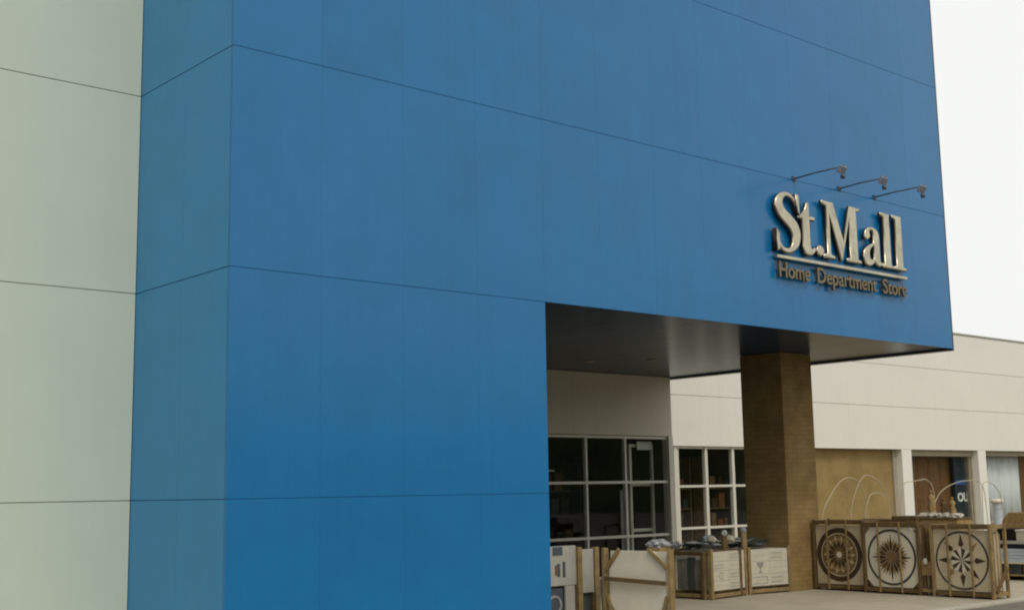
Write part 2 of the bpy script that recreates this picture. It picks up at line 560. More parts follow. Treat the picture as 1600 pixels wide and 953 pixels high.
b.build('base', M['frame'], t)

# ------------------------------------------------------------------ long low building at the right
YB = 9.46
rb = thing('low_building', 'long low building with warm white band above tan wall and pillars', 'building', (13, YB, 0))
BX0, BX1 = 0.02, 55
bd = MB()
BZ = [2.645, 3.86, 5.06, 6.20]
xs = [BX0 + 5.5 * k for k in range(11)]
for a, b_ in zip(xs, xs[1:]):
    for k in range(3):
        bd.box(a + .001, 0, BZ[k] + (.006 if k else 0), b_ - .001, .05, BZ[k + 1] - .006, .003)
bd.build('parapet_band', M['white_warm'], rb)
bc = MB()
bc.box(BX0 + .01, 0.016, 2.66, BX1, 0.30, 6.18)
bc.build('band_core', M['joint_grey'], rb)
cp = MB()
cp.box(BX0, -0.03, 6.203, BX1, 0.32, 6.25, .005)
cp.build('coping', M['joint_grey'], rb)
tw = MB()
tw.box(7.0, 0.26, 0.0, 13.366, 0.46, 2.642)
tw.build('tan_wall', M['tan'], rb)
for k, (px, pw) in enumerate(((13.53, .50), (17.78, .46), (24.0, .5))):
    b = MB()
    b.box(px, 0.0, 0.0, px + pw, 0.5, 2.64, .012)
    b.build('pillar', M['frame_white'], rb)
    b = MB()
    b.box(px - (0.16 if k == 0 else .085), 0.20, 0.0, px - .003, 0.5, 2.638, .006)
    b.build('pilaster', M['header'], rb)
hd = MB()
hd.box(14.032, 0.18, 2.47, 17.69, 0.42, 2.639, .004)
hd.box(18.242, 0.18, 2.50, 23.83, 0.42, 2.639, .004)
hd.build('window_header', M['header'], rb)
for a, b_ in ((14.032, 17.69), (18.242, 23.83)):
    w = MB()
    for xx in (a + .03, b_ - .035):
        w.box(xx - .02, .24, .41, xx + .02, .32, 2.468, .003)
    w.box(a + .061, .24, .41, b_ - .066, .32, .47, .003)
    wo = w.build('window', M['header'], rb)
    g = MB()
    plane(g, a + .062, .28, .472, b_ - .067, 2.467)
    g.build('pane', M['glass'], wo)
    w = MB()
    w.box(a, .2, 0, b_, .45, .40, .004)
    w.build('window_wall', M['tan'], rb)
# recessed glazing between canopy and column
g2 = MB()
ml = [3.98, 5.03, 6.05, 6.98]
for xx in ml:
    g2.box(xx - .034, .08, 0.012, xx + .06, .18, 2.64, .004)
g2.box(3.84, .05, .012, 3.925, .20, 2.641, .004)
for zz in (0.05, .70, 1.69):
    for a, b_ in zip(ml, ml[1:]):
        g2.box(a + .035, .085, zz - .027, b_ - .035, .175, zz + .027, .004)
for a, b_ in zip(ml, ml[1:]):
    g2.box(a + .035, .085, 2.59, b_ - .061, .175, 2.638, .004)
g2.build('glazing_frame', M['frame'], rb)
for a, b_ in zip(ml, ml[1:]):
    for z0, z1 in ((.09, .66), (.74, 1.65), (1.73, 2.59)):
        g = MB()
        plane(g, a + .036, .13, z0 - .012, b_ - .036, z1 + .012)
        g.build('pane', M['glass'], rb)
ow_ = MB()
ow_.box(0.03, .06, 0, 3.83, .25, 2.65)
ow_.build('end_wall', M['white_in'], rb)
rm = MB()                                                     # rooms behind
rm.box(0.03, 3.6, 0.0, 55, 3.7, 6.1)
rm.box(7.0, .47, .01, 7.1, 3.59, 2.9)
rm.box(13.0, .52, .01, 13.1, 3.59, 2.9)
rm.box(0.03, .31, .01, .13, 3.59, 2.9)
rm.build('room_wall', M['interior'], rb)
rm = MB()
rm.box(0.03, .305, 2.95, 55, 3.59, 3.05)
rm.build('room_ceiling', M['interior'], rb)
rm = MB()
rm.box(0.03, 0.47, 0.002, 55, 3.59, 0.009)
rm.build('room_floor', M['interior'], rb)

def shelf_unit(x, y, w, h, label, m, seed):
    t = thing('shelf_unit', label, 'shelf', (x, y, .012), 0, 'shelves of goods inside the dark shops')
    rnd = random.Random(seed)
    for xx in (0, w - .04):
        b = MB(); b.box(xx, 0, 0, xx + .04, .35, h, .004); b.build('upright', m, t)
    nz = int(h / .5)
    for k in range(nz):
        z = .1 + k * .5
        b = MB(); b.box(.042, .01, z, w - .042, .34, z + .03, .003); b.build('shelf', m, t)
        xx = .08
        while xx < w - .25:
            ww = rnd.uniform(.10, .22)
            hh = rnd.uniform(.15, .38)
            b = MB(); b.box(xx, .04, z + .032, xx + ww, .26, z + .032 + hh, .006)
            b.build('goods', M[rnd.choice(['wood_dark', 'rust', 'slate', 'marble_brown', 'marble_dark', 'plastic', 'plastic'])], t)
            xx += ww + rnd.uniform(.03, .15)
shelf_unit(17.25, YB + 1.3, 1.6, 2.4, 'brown shelves added for a reflection in the recessed window by the corner post', M['wood_dark'], 1)  # shelves added in place of a brown reflection in this glass
shelf_unit(18.95, YB + 1.0, 1.4, 2.4, 'brown shelves added for a reflection in the recessed window nearest the column', M['wood_dark'], 2)  # likewise added for the brown reflection
shelf_unit(11.2, YI + 1.9, 1.0, 2.2, 'grey shelves of goods behind the middle entrance pane', M['slate'], 3)
shelf_unit(9.6, YI + 1.5, .9, 1.9, 'grey shelves of goods behind the leftmost entrance pane', M['slate'], 4)

# contents of the display windows
t = thing('panelled_screen', 'brown panelled screen standing behind the shop window glass', 'screen', (27.6, YB + .62, 0.01))
for k in range(4):
    b = MB()
    b.box(k * .64, 0, 0, k * .64 + .62, .04, 2.75, .006)
    b.box(k * .64 + .08, -.012, .2, k * .64 + .54, -.001, 1.2, .004)
    b.box(k * .64 + .08, -.012, 1.35, k * .64 + .54, -.001, 2.6, .004)
    b.build('leaf', M['brown_in'], t)
t = thing('navy_display_board', 'dark navy board with blue strip and white lettering in shop window', 'display board', (30.02, YB + .42, 0.01))
b = MB()
b.box(0, 0, 0, 1.5, .05, 2.8, .004)
b.build('board', M['navy_in'], t)
b = MB()
b.box(.05, -.012, 1.60, 1.05, -.001, 1.74, .002)
b.build('blue_strip', M['poster_blue'], t)
def text_mesh(body, size, extrude, m, name, parent, loc, offset=0.0, bevel=0.0, xs=1.0):
    cu = bpy.data.curves.new('txt', 'FONT')
    cu.body = body
    cu.size = size
    cu.extrude = extrude
    cu.offset = offset
    cu.bevel_depth = bevel
    to = bpy.data.objects.new('txt', cu)
    C.objects.link(to)
    dg = bpy.context.evaluated_depsgraph_get()
    me = bpy.data.meshes.new_from_object(to.evaluated_get(dg))
    bpy.data.objects.remove(to)
    w = max(v.co.x for v in me.vertices)
    me.transform(Matrix.Diagonal((xs, 1, 1, 1)))
    me.transform(Matrix.Rotation(math.pi / 2, 4, 'X'))
    me.materials.clear()
    me.materials.append(m)
    o = bpy.data.objects.new(name, me)
    C.objects.link(o)
    o.parent = parent
    o.location = loc
    return o, w * xs
text_mesh('OU', .36, .006, M['poster_white'], 'lettering', t, (.10, -.008, 1.10), .012, 0, 1.15)
for k, (cx, label) in enumerate(((32.1, 'pale blue curtain hanging just right of the second white pillar'), (32.95, 'wider pale blue curtain hanging at the right picture edge'))):
    b = MB()
    n = 26
    w = (.75, 1.25)[k]
    pts = [(cx + w * i / n, YB + .55 + .045 * math.sin(i * 1.35 + k) + .02 * math.sin(i * .6)) for i in range(n + 1)]
    for (ax, ay), (bx, by) in zip(pts, pts[1:]):
        v = [b.bm.verts.new(p) for p in ((ax, ay, .05), (bx, by, .05), (bx, by, 2.9), (ax, ay, 2.9))]
        f = b.bm.faces.new(v)
    bmesh.ops.remove_doubles(b.bm, verts=b.bm.verts, dist=.0005)
    for f in b.bm.faces: f.smooth = True
    bmesh.ops.solidify(b.bm, geom=b.bm.faces[:], thickness=.012)
    tag(b.build('curtain', M['curtain'], None), label, 'curtain', 'curtains behind the shop window')
b = MB()
b.box(34.3, YB + .6, .01, 36.6, YB + .7, 2.85, .004)
tag(b.build('wardrobe_panel', M['brown_in']), 'brown wooden panel behind glass at the far right edge', 'panel')

# ------------------------------------------------------------------ stone column
b = MB()
b.box(10.93, 1.84, 0.0, 11.745, 2.68, ZS - 0.001, .012)
tag(b.build('stone_column', M['brown_stone']), 'square tan stone column holding up the blue canopy', 'column')

# ------------------------------------------------------------------ sign
def bez(path, n=9):
    out = []
    for c in path:
        if c[0] in 'ML':
            out.append((c[1], c[2]))
        else:
            p0 = out[-1]
            p1, p2, p3 = c[1:3], c[3:5], c[5:7]
            for k in range(1, n + 1):
                t_ = k / n
                s_ = 1 - t_
                out.append(tuple(s_ ** 3 * p0[i] + 3 * s_ * s_ * t_ * p1[i] + 3 * s_ * t_ * t_ * p2[i] + t_ ** 3 * p3[i] for i in (0, 1)))
    return out

def glyph(contours, x0, x1, z0, h, name, parent, wide, ext=.012, bev=.020):
    """flat outlines scaled to x0..x1 and to cap height h, extruded with a rounded front edge"""
    cu = bpy.data.curves.new('glyph', 'CURVE')
    cu.dimensions = '2D'
    cu.fill_mode = 'BOTH'
    cu.extrude = ext
    cu.bevel_depth = bev
    cu.bevel_resolution = 4
    cu.offset = -bev * .70
    for pts in contours:
        s_ = cu.splines.new('POLY')
        s_.points.add(len(pts) - 1)
        for q, (px, pz) in zip(s_.points, pts):
            q.co = (x0 + (x1 - x0) * px / wide, pz * h, 0, 1)
        s_.use_cyclic_u = True
    to = bpy.data.objects.new('glyph', cu)
    C.objects.link(to)
    dg = bpy.context.evaluated_depsgraph_get()
    me = bpy.data.meshes.new_from_object(to.evaluated_get(dg))
    bpy.data.objects.remove(to)
    me.transform(Matrix.Rotation(math.pi / 2, 4, 'X'))
    me.materials.clear()
    me.materials.append(M['letter'])
    me.materials.append(M['letter_side'])
    for f in me.polygons:
        f.material_index = 0 if f.normal.y < -.35 else 1
    o = bpy.data.objects.new(name, me)
    C.objects.link(o)
    o.parent = parent
    o.location = (0, -.06, z0)
    return o

def spine(pts, wd, n=6):
    """outline of a stroke with varying width through the given points"""
    P = [Vector((x, y)) for x, y in pts]
    Q, W_ = [], []
    for i in range(len(P) - 1):
        p0, p1, p2, p3 = P[max(i - 1, 0)], P[i], P[i + 1], P[min(i + 2, len(P) - 1)]
        for k in range(n):
            t_ = k / n
            Q.append(0.5 * ((2 * p1) + (p2 - p0) * t_ + (2 * p0 - 5 * p1 + 4 * p2 - p3) * t_ ** 2 + (3 * p1 - p0 - 3 * p2 + p3) * t_ ** 3))
            W_.append(wd[i] * (1 - t_) + wd[i + 1] * t_)
    Q.append(P[-1]); W_.append(wd[-1])
    Lf, Rt = [], []
    for i, q in enumerate(Q):
        d = (Q[min(i + 1, len(Q) - 1)] - Q[max(i - 1, 0)]).normalized()
        nn = Vector((-d.y, d.x))
        Lf.append(tuple(q + nn * W_[i])); Rt.append(tuple(q - nn * W_[i]))
    return Lf + Rt[::-1]

SX = 8.40
sign = thing('wall_sign', 'raised champagne metal lettering sign mounted on the blue wall', 'sign', (.335, 0, 0))
sign.scale = (.957, 1, 1)
S_ = spine([(.50, .74), (.455, .87), (.37, .955), (.255, .975), (.15, .90), (.115, .78), (.17, .66), (.29, .56), (.405, .45), (.45, .31), (.42, .15), (.325, .045), (.20, .03), (.10, .11), (.045, .27)],
           [.008, .026, .032, .036, .055, .078, .090, .098, .096, .085, .062, .040, .034, .026, .008])
glyph([S_], 8.40, 9.01, 4.905, .86, 'letter', sign, .52)
b1 = glyph([[(.44, 1.0), (.50, 1.0), (.515, .66), (.475, .70)]], 8.40, 9.01, 4.905, .86, 'serif', sign, .52, .04, .012)
b2 = glyph([[(.02, -.01), (.07, .03), (.075, .28), (.025, .36)]], 8.40, 9.01, 4.905, .86, 'serif', sign, .52, .04, .012)
T_ = bez([('M', 0, .62), ('C', .10, .66, .17, .75, .20, .88), ('L', .25, .88), ('L', .25, .655), ('L', .37, .655), ('L', .37, .59), ('L', .25, .59), ('L', .25, .18),
          ('C', .25, .08, .30, .08, .345, .13), ('L', .375, .105), ('C', .33, .0, .27, -.02, .21, -.02), ('C', .12, -.02, .085, .05, .085, .14), ('L', .085, .59), ('L', 0, .59)])
glyph([T_], 8.99, 9.40, 4.93, .86, 'letter', sign, .375)
glyph([[(.09 + .09 * math.cos(2 * math.pi * k / 24), .09 + .09 * math.sin(2 * math.pi * k / 24)) for k in range(24)]], 9.42, 9.60, 4.935, .86, 'full_stop', sign, .18)
M_ = [(0, 1), (.285, 1), (.53, .32), (.72, 1), (.98, 1), (.98, .95), (.89, .93), (.89, .07), (.98, .05), (.98, 0), (.60, 0), (.60, .05), (.70, .07), (.70, .78), (.475, 0), (.44, 0),
      (.18, .80), (.18, .08), (.285, .05), (.285, 0), (0, 0), (0, .05), (.105, .08), (.105, .92), (0, .95)]
glyph([M_], 9.60, 10.59, 4.925, .85, 'letter', sign, .98)
A_ = bez([('M', .055, .50), ('C', .055, .63, .15, .69, .27, .69), ('C', .41, .69, .46, .61, .46, .50), ('L', .46, .11), ('C', .46, .07, .50, .06, .53, .09), ('L', .545, .06),
          ('C', .50, -.01, .36, -.03, .31, .075), ('C', .26, .0, .18, -.015, .13, -.015), ('C', .03, -.015, 0, .07, 0, .15), ('C', 0, .30, .16, .36, .30, .41), ('L', .30, .53),
          ('C', .30, .62, .27, .635, .235, .635), ('C', .19, .635, .18, .60, .20, .55), ('C', .22, .46, .06, .42, .055, .50)])
A_in = bez([('M', .30, .36), ('L', .30, .15), ('C', .26, .08, .165, .08, .165, .18), ('C', .165, .28, .22, .32, .30, .36)])
glyph([A_, A_in], 10.66, 11.20, 4.935, .86, 'letter', sign, .545)
L_ = [(0, 1), (.25, 1), (.25, .07), (.335, .05), (.335, 0), (0, 0), (0, .05), (.075, .07), (.075, .93), (0, .95)]
glyph([L_], 11.19, 11.51, 4.935, .86, 'letter', sign, .335)
glyph([L_], 11.53, 11.86, 4.935, .86, 'letter', sign, .335)
b = MB()
b.box(8.44, -.09, 4.80, 11.87, -.03, 4.85, .010)
b.build('underline', M['letter'], sign)
b = MB()
for xx in (8.62, 9.2, 9.65, 10.4, 10.9, 11.35, 11.7):
    for zz in (4.825, 4.98):
        b = MB(); b.box(xx - .012, -.06, zz - .012, xx + .012, .001, zz + .012); b.build('mounting_pin', M['lamp_dark'], sign)
for xx in (8.6, 9.1, 9.9, 10.6, 11.2, 11.7):
    b = MB(); b.box(xx - .01, -.05, 4.60, xx + .01, .001, 4.63); b.build('mounting_pin', M['lamp_dark'], sign)
words = (('Home', 8.46, 9.23), ('Department', 9.39, 10.99), ('Store', 11.15, 11.85))
for wd, xa, xb in words:
    o, w = text_mesh(wd, .315, .022, M['letter_dull'], 'tagline_word', sign, (xa, -.06, 4.54), .004)
    o.scale = ((xb - xa) / w, 1, 1)

# sign lamps
for k, (xx, ln, zz) in enumerate(((8.99, .80, 6.03), (10.11, .74, 6.05), (11.04, .80, 6.05))):
    t = thing('sign_lamp', ('floodlight above the first letter, leftmost of three over the sign', 'floodlight over the capital M, middle one of three',
                            'floodlight over the last letters, nearest the edge of the wall')[k], 'lamp', (xx, 0, zz), 0, 'floodlights on arms above the wall sign')
    b = MB()
    b.box(-.035, -.018, -.035, .035, -.001, .035, .004)
    b.build('wall_plate', M['lamp_dark'], t)
    b = MB()
    b.tube([(0, -.022, 0), (0, -ln * .5, .015), (0, -ln, .01)], .011)
    b.build('arm', M['lamp_dark'], t)
    b = MB()
    mt = Matrix.Translation((0, -ln - .02, -.03)) @ Matrix.Rotation(R(35), 4, 'X')
    b.box(-.065, -.03, -.055, .065, .03, .055, .010, mt)
    b.box(-.010, -.012, .0555, .010, .012, .08, .003, mt)
    hd_ = b.build('head', M['lamp'], t)
    b = MB()
    b.box(-.055, .0305, -.045, .055, .036, .045, .002, mt)
    b.build('lens', M['lens'], hd_)
    b = MB()
    b.lathe([(.001, -.165), (.03, -.16), (.034, -.11), (.012, -.10)], 0, -ln - .03)
    b.build('ballast', M['lamp_dark'], t)

# ------------------------------------------------------------------ crates
def bevbox(mb, *a): mb.box(*a, 0.006)

def crate(name, label, loc, rz, w, d, h, m, group, rails=(), straps=(), post=.055, brace=False, dark=None, cat='crate', foot=.09, backrails=True):
    """open timber crate: posts, rails, straps; local x right along its face, y into its depth"""
    t = thing(name, label, cat, loc, rz, group)
    for xx in (0, w - post):
        for yy in (0, d - post):
            b = MB(); bevbox(b, xx, yy, 0, xx + post, yy + post, h); b.build('post', m, t)
    for zz in rails:
        for ya in (.004, d - .032):
            b = MB(); bevbox(b, post + .001, ya, zz, w - post - .001, ya + .028, zz + .06); b.build('rail', dark or m, t)
        for xa in (.006, w - .034):
            b = MB(); bevbox(b, xa, post + .001, zz + .003, xa + .028, d - post - .001, zz + .063); b.build('side_rail', m, t)
    for xx in straps:
        b = MB(); bevbox(b, xx - .016, -.018, .02, xx + .016, -.002, h - .005); b.build('strap', M['wood'], t)
    b = MB()
    for k in range(3):
        yy = .06 + (d - .22) * k / 2
        bevbox(b, post + .002, yy, foot - .03, w - post - .002, yy + .10, foot - .004)
    b.build('deck', m, t)
    if brace:
        b = MB()
        b.bar((-.012, .06, .12), (-.012, d - .06, h * .45), .02, .06)
        b.build('brace', M['wood_dark'], t)
        b = MB()
        b.bar((w + .012, .06, .10), (w + .012, d - .06, h * .40), .02, .06)
        b.build('brace', M['wood_dark'], t)
    return t

def star(cx, cz, n, r_out, r_in, y0, y1, mb, rot=0.0, half=None):
    """n kite rays; half='l'/'r' keeps one side of each ray"""
    for k in range(n):
        a = rot + 2 * math.pi * k / n
        da = math.pi / n
        tip = (cx + r_out * math.sin(a), cz + r_out * math.cos(a))
        l_ = (cx + r_in * math.sin(a - da), cz + r_in * math.cos(a - da))
        r__ = (cx + r_in * math.sin(a + da), cz + r_in * math.cos(a + da))
        c = (cx + .004 * math.sin(a), cz + .004 * math.cos(a))
        if half == 'l': mb.prism([c, l_, tip], y0, y1)
        elif half == 'r': mb.prism([c, tip, r__], y0, y1)
        else: mb.prism([c, l_, tip, r__], y0, y1)

def kite(mb, cx, cz, a, r0, rm, r1, hw, y0, y1, side=None):  # one long diamond pointing outwards
    s_, c_ = math.sin(a), math.cos(a)
    P = lambda r, o: (cx + r * s_ + o * c_, cz + r * c_ - o * s_)
    if side == 'l': mb.prism([P(r0, 0), P(rm, -hw), P(r1, 0)], y0, y1)
    elif side == 'r': mb.prism([P(r0, 0), P(r1, 0), P(rm, hw)], y0, y1)
    else: mb.prism([P(r0, 0), P(rm, -hw), P(r1, 0), P(rm, hw)], y0, y1)

GC = 'timber crates of marble medallions in a row by the column'
GM = 'marble floor medallions shown upright in crates'
crates = (('brown', 1.79, .95, 1.11, 11.47), ('sun', .835, .99, 1.085, 11.42), ('compass', -.355, .975, 1.06, 11.39))
clab = {'brown': 'timber crate around the brown flower medallion, beside the column', 'sun': 'timber crate around the many rayed star medallion, middle of the row',
        'compass': 'timber crate around the eight pointed compass medallion, right end of row'}
mlab = {'brown': 'brown round medallion with dark flower and pale centre', 'sun': 'cream cut corner medallion with brown many rayed star in dark ring',
        'compass': 'beige square medallion with eight pointed compass star in dark ring'}
for kd, y0, w, h, xf in crates:
    crate('medallion_crate', clab[kd], (xf, y0, 0), FACE_X, w, .46, h, M['wood_dark'] if kd != 'compass' else M['wood'], GC, rails=(.03, h - .075), straps=(w * .3, w * .68),
          post=.035 if kd == 'brown' else .045, dark=M['wood_dark'], brace=(kd == 'compass'))
    t = thing('marble_medallion', mlab[kd], 'medallion', (xf, y0, .10), FACE_X, GM)
    W0, W1, Z0, Z1 = .05, w - .05, .0, h - .19
    cx, cz, rr = w / 2, (h - .19) / 2, min(w - .1, h - .19) / 2
    b = MB()
    yb = .035
    if kd == 'sun':
        k = .11
        b.prism([(W0 + k, Z0), (W1 - k, Z0), (W1, Z0 + k), (W1, Z1 - k), (W1 - k, Z1), (W0 + k, Z1), (W0, Z1 - k), (W0, Z0 + k)], yb, yb + .03)
    else:
        b.box(W0, yb, Z0, W1, yb + .03, Z1)
    b.build('slab', M['cream2'] if kd != 'sun' else M['cream'], t)
    f0, f1 = yb - .003, yb - .0005
    if kd == 'brown':
        b = MB(); b.ring(cx, cz, rr * .80, rr * .985, f0, f1); b.build('outer_ring', M['marble_dark'], t)
        b = MB(); b.ring(cx, cz, rr * .76, rr * .795, f0, f1); b.build('thin_ring', M['cream2'], t)
        b = MB(); b.ring(cx, cz, rr * .60, rr * .755, f0, f1); b.build('middle_ring', M['marble_brown'], t)
        b = MB(); b.disc(cx, cz, rr * .595, f0, f1); b.build('disc', M['marble_tan'], t)
        b = MB()
        for k in range(14): kite(b, cx, cz, 2 * math.pi * k / 14, rr * .13, rr * .36, rr * .54, rr * .075, f0 - .003, f0 - .0005)
        b.build('flower', M['marble_dark'], t)
        b = MB()
        for k in range(14): kite(b, cx, cz, 2 * math.pi * (k + .5) / 14, rr * .50, rr * .60, rr * .70, rr * .045, f0 - .003, f0 - .0005)
        b.build('petal_tips', M['cream2'], t)
        b = MB(); b.disc(cx, cz, rr * .11, f0 - .004, f0 - .0005); b.build('centre', M['cream'], t)
    elif kd == 'sun':
        b = MB(); b.ring(cx, cz, rr * .87, rr * .95, f0, f1); b.build('ring', M['marble_grey'], t)
        b = MB()
        for k in range(16):
            kite(b, cx, cz, 2 * math.pi * (k + .5) / 16, rr * .2, rr * .45, rr * .66, rr * .06, f0, f1)
        b.build('short_rays', M['marble_tan'], t)
        b = MB()
        for k in range(16): kite(b, cx, cz, 2 * math.pi * k / 16, rr * .10, rr * .38, rr * (.80 if k % 4 == 0 else .62), rr * .055, f0 - .003, f0 - .0005)
        b.build('star', M['marble_dark'], t)
        b = MB(); b.disc(cx, cz, rr * .19, f0 - .006, f0 - .0035); b.build('centre', M['marble_brown'], t)
    else:
        b = MB(); b.ring(cx, cz, rr * .90, rr * .965, f0, f1, 64); b.build('ring', M['marble_grey'], t)
        b = MB()
        for k in range(4): kite(b, cx, cz, math.pi / 2 * k, rr * .44, rr * .52, rr * .87, rr * .10, f0, f1)
        for k in (0, 2): kite(b, cx, cz, math.pi / 2 * k + math.pi * .75, rr * .44, rr * .52, rr * .86, rr * .09, f0, f1)
        b.build('point', M['marble_dark'], t)
        b = MB()
        for k in (0, 2): kite(b, cx, cz, math.pi / 2 * k + math.pi * .25, rr * .44, rr * .52, rr * .86, rr * .09, f0, f1)
        b.build('tan_point', M['marble_tan'], t)
        for nm_, sd_k, mm in (('inner_star', 'r', 'marble_dark'), ('pale_star', 'l', 'cream')):
            b = MB()
            for k in range(4): kite(b, cx, cz, math.pi / 2 * k + math.pi * .25, rr * .02, rr * .36, rr * .43, rr * .13, f0, f1, sd_k)
            for k in range(4): kite(b, cx, cz, math.pi / 2 * k, rr * .02, rr * .34, rr * .42, rr * .15, f0 - .003, f0 - .0005, sd_k)
            b.build(nm_, M[mm], t)
    # the pile of slabs standing behind the shown one
    t = thing('slab_stack', {'brown': 'pile of pale slabs on edge behind the brown flower medallion', 'sun': 'pile of pale slabs on edge behind the many rayed star medallion',
                             'compass': 'pile of pale slabs on edge behind the compass medallion'}[kd], 'stone slabs', (xf, y0, .10), FACE_X, 'slabs standing on edge inside the medallion crates')
    for k in range(7):
        b = MB()
        hh = h - .20 - random.random() * .05
        b.box(.06, .075 + k * .044, 0, w - .06, .075 + k * .044 + .036, hh, .003)
        b.build('slab', M['cream2'] if k % 2 else M['marble_tan'], t)

# narrow upright bundle between the middle and the right crate
t = thing('timber_bundle', 'narrow upright bundle of timber offcuts between two medallion crates', 'timber', (11.45, -.165, 0), FACE_X)
for k, (xx, yy, hh, tl) in enumerate(((.0, .03, 1.04, .0), (.05, .06, .98, .06), (.10, .03, 1.0, -.05), (.03, .12, .9, .03), (.11, .12, .96, 0))):
    b = MB(); b.bar((xx + .03, yy, .0), (xx + .03 + tl, yy + .03, hh), .05, .035); b.build('batten', M['wood'] if k % 2 else M['wood_dark'], t)
b = MB(); b.box(-.005, -.002, .30, .165, .008, .50, .003); b.build('tie_board', M['marble_tan'], t)
b = MB(); b.lump(.08, -.03, .50, .035, .02, .05, 3); b.build('knot', M['stone'], t)
b = MB(); b.bar((.0, -.008, .08), (.165, -.008, .08), .03, .05); b.build('tie_board', M['wood'], t)

# white carton crates against the column
def carton(label, loc, rz, w, d, h, group, mark=None):
    t = thing('tile_carton', label, 'carton', loc, rz, group)
    b = MB(); b.box(0, 0, 0, w, d, h, .006); b.build('box', M['carton'], t)
    b = MB(); b.box(.02, -.0015, h * .46, w - .02, -.0003, h * .52); b.build('tape', M['cream2'], t)
    if mark == 'goblet':
        b = MB()
        cx = w * .5
        s_ = h
        b.prism([(cx + p * .075, s_ * q) for p, q in ((-1, .95), (1, .95), (.85, .68), (.15, .48), (.15, .22), (.75, .08), (-.75, .08), (-.15, .22), (-.15, .48), (-.85, .68))], -.002, -.0004)
        b.build('print', M['ink'], t)
    elif mark == 'oval':
        b = MB(); b.ring(w * .5, h * .5, h * .28, h * .38, -.002, -.0004, 28); b.build('print', M['ink'], t)
    elif mark == 'frame':
        b = MB()
        b.box(.03, -.002, h * .18, w - .05, -.0004, h * .24); b.box(.03, -.002, h * .72, w - .05, -.0004, h * .78)
        b.box(w - .065, -.002, h * .24, w - .05, -.0004, h * .72)
        b.build('print', M['ink'], t)
    elif mark == 'lines':
        b = MB()
        for q in (.25, .62): b.box(.03, -.002, h * q, w * .7, -.0004, h * (q + .07))
        b.build('print', M['ink'], t)

ORD = ('bottom', 'second', 'third', 'top')
SIDE = ('left', 'right')
def carton_crate(cname, label, loc, rz, w, d, h, rows, marks, gname):
    t = crate('carton_crate', label, loc, rz, w, d, h + .02, M['wood'], 'crates of white tile cartons', rails=(.02,), post=.06, foot=.12, dark=M['wood'])
    b = MB(); b.box(.07, .06, .012, w - .07, d - .06, .085); b.build('gap_shade', M['void'], t)  # near-black block painting in the shade below the cartons
    cw, ch = (w - .128) / 2, (h - .14) / rows
    rot = Matrix.Rotation(rz, 3, 'Z')
    for r_i in range(rows):
        for c_i in range(2):
            for dd in range(1):
                l_ = Vector((.064 + c_i * cw + .001, .012, .122 + r_i * ch))
                p = Vector(loc) + rot @ l_
                rn = 'top' if r_i == rows - 1 else ORD[r_i]
                carton('white tile carton, %s row, %s side, in %s' % (rn, SIDE[c_i], cname), p, rz, cw - .002, d - .03, ch - .002, gname, marks.get((r_i, c_i)))
    return t
ca = math.atan2(2.03 - 1.87, 9.995 - 8.95)
carton_crate('the crate left of the column crate', 'crate of white printed tile cartons with a dark side of slabs', (8.957, 1.80, 0), R(7), 1.00, .75, .71, 4,
             {(1, 0): 'oval', (0, 1): 'lines', (2, 0): 'lines', (3, 1): 'lines', (1, 1): 'lines'}, 'white tile cartons stacked in the left crate')
carton_crate('the crate against the column', 'crate of white cartons with goblet print leaning against the tan column', (9.99, 1.93, 0), R(-7), .93, .70, .70, 3,
             {(1, 0): 'goblet', (0, 0): 'frame', (2, 1): 'lines', (0, 1): 'lines'}, 'white tile cartons stacked in the crate against the column')

# crate of dark grey slabs, its end to the viewer
t = crate('slab_crate', 'low timber crate of dark grey slabs behind the cut corner slab', (8.90, 3.10, 0), FACE_X, 1.20, .9, .70, M['wood_dark'], 'crates of stone', rails=(.64,), post=.06, foot=.13)
b = MB(); b.box(.062, .04, .012, 1.13, .8, .10); b.build('gap_shade', M['void'], t)  # near-black block for the shade below the slabs
t = thing('grey_slabs', 'row of dark grey stone slabs packed upright in low crate', 'stone slabs', (8.93, 3.03, .135), FACE_X)
for k in range(8):
    b = MB(); b.box(.01 + k * .13, random.random() * .02, 0, .01 + k * .13 + .12, .75, .48 - random.random() * .05, .004)
    b.build('slab', M['slab_grey'] if k % 3 else M['slate'], t)

# loose wraps and stones lying on the crates
for k, (px, py, pz, rx, ry, rz_, mt, nm, lb, ct) in enumerate((
        (9.35, 2.25, .78, .36, .20, .07, 'plastic', 'plastic_wrap', 'dark crumpled plastic wrap heaped on the left carton crate', 'plastic wrap'),
        (10.35, 2.25, .77, .38, .20, .08, 'plastic', 'plastic_wrap', 'dark crumpled plastic wrap heaped on the carton crate by the column', 'plastic wrap'),
        (9.0, 2.62, .77, .16, .16, .06, 'plastic_grey', 'plastic_wrap', 'grey crumpled plastic wrap on the dark slab crate', 'plastic wrap'),
        (9.30, 2.05, .86, .06, .06, .045, 'stone', 'stone_lump', 'pale stone lump lying on the plastic over the left carton crate', 'stone'),
        (9.75, 2.08, .85, .10, .07, .055, 'stone', 'stone_lump', 'flat pale stone where the two carton crates meet', 'stone'),
        (9.55, 2.35, .86, .10, .06, .05, 'plastic_grey', 'plastic_wrap', 'small grey knot of wrap on top of the left carton crate', 'plastic wrap'))):
    b = MB()
    b.lump(px, py, pz, rx, ry, rz_, k + 1, .55, 3)
    tag(b.build(nm, M[mt]), lb, ct, 'loose wrap and stones on the carton crates')
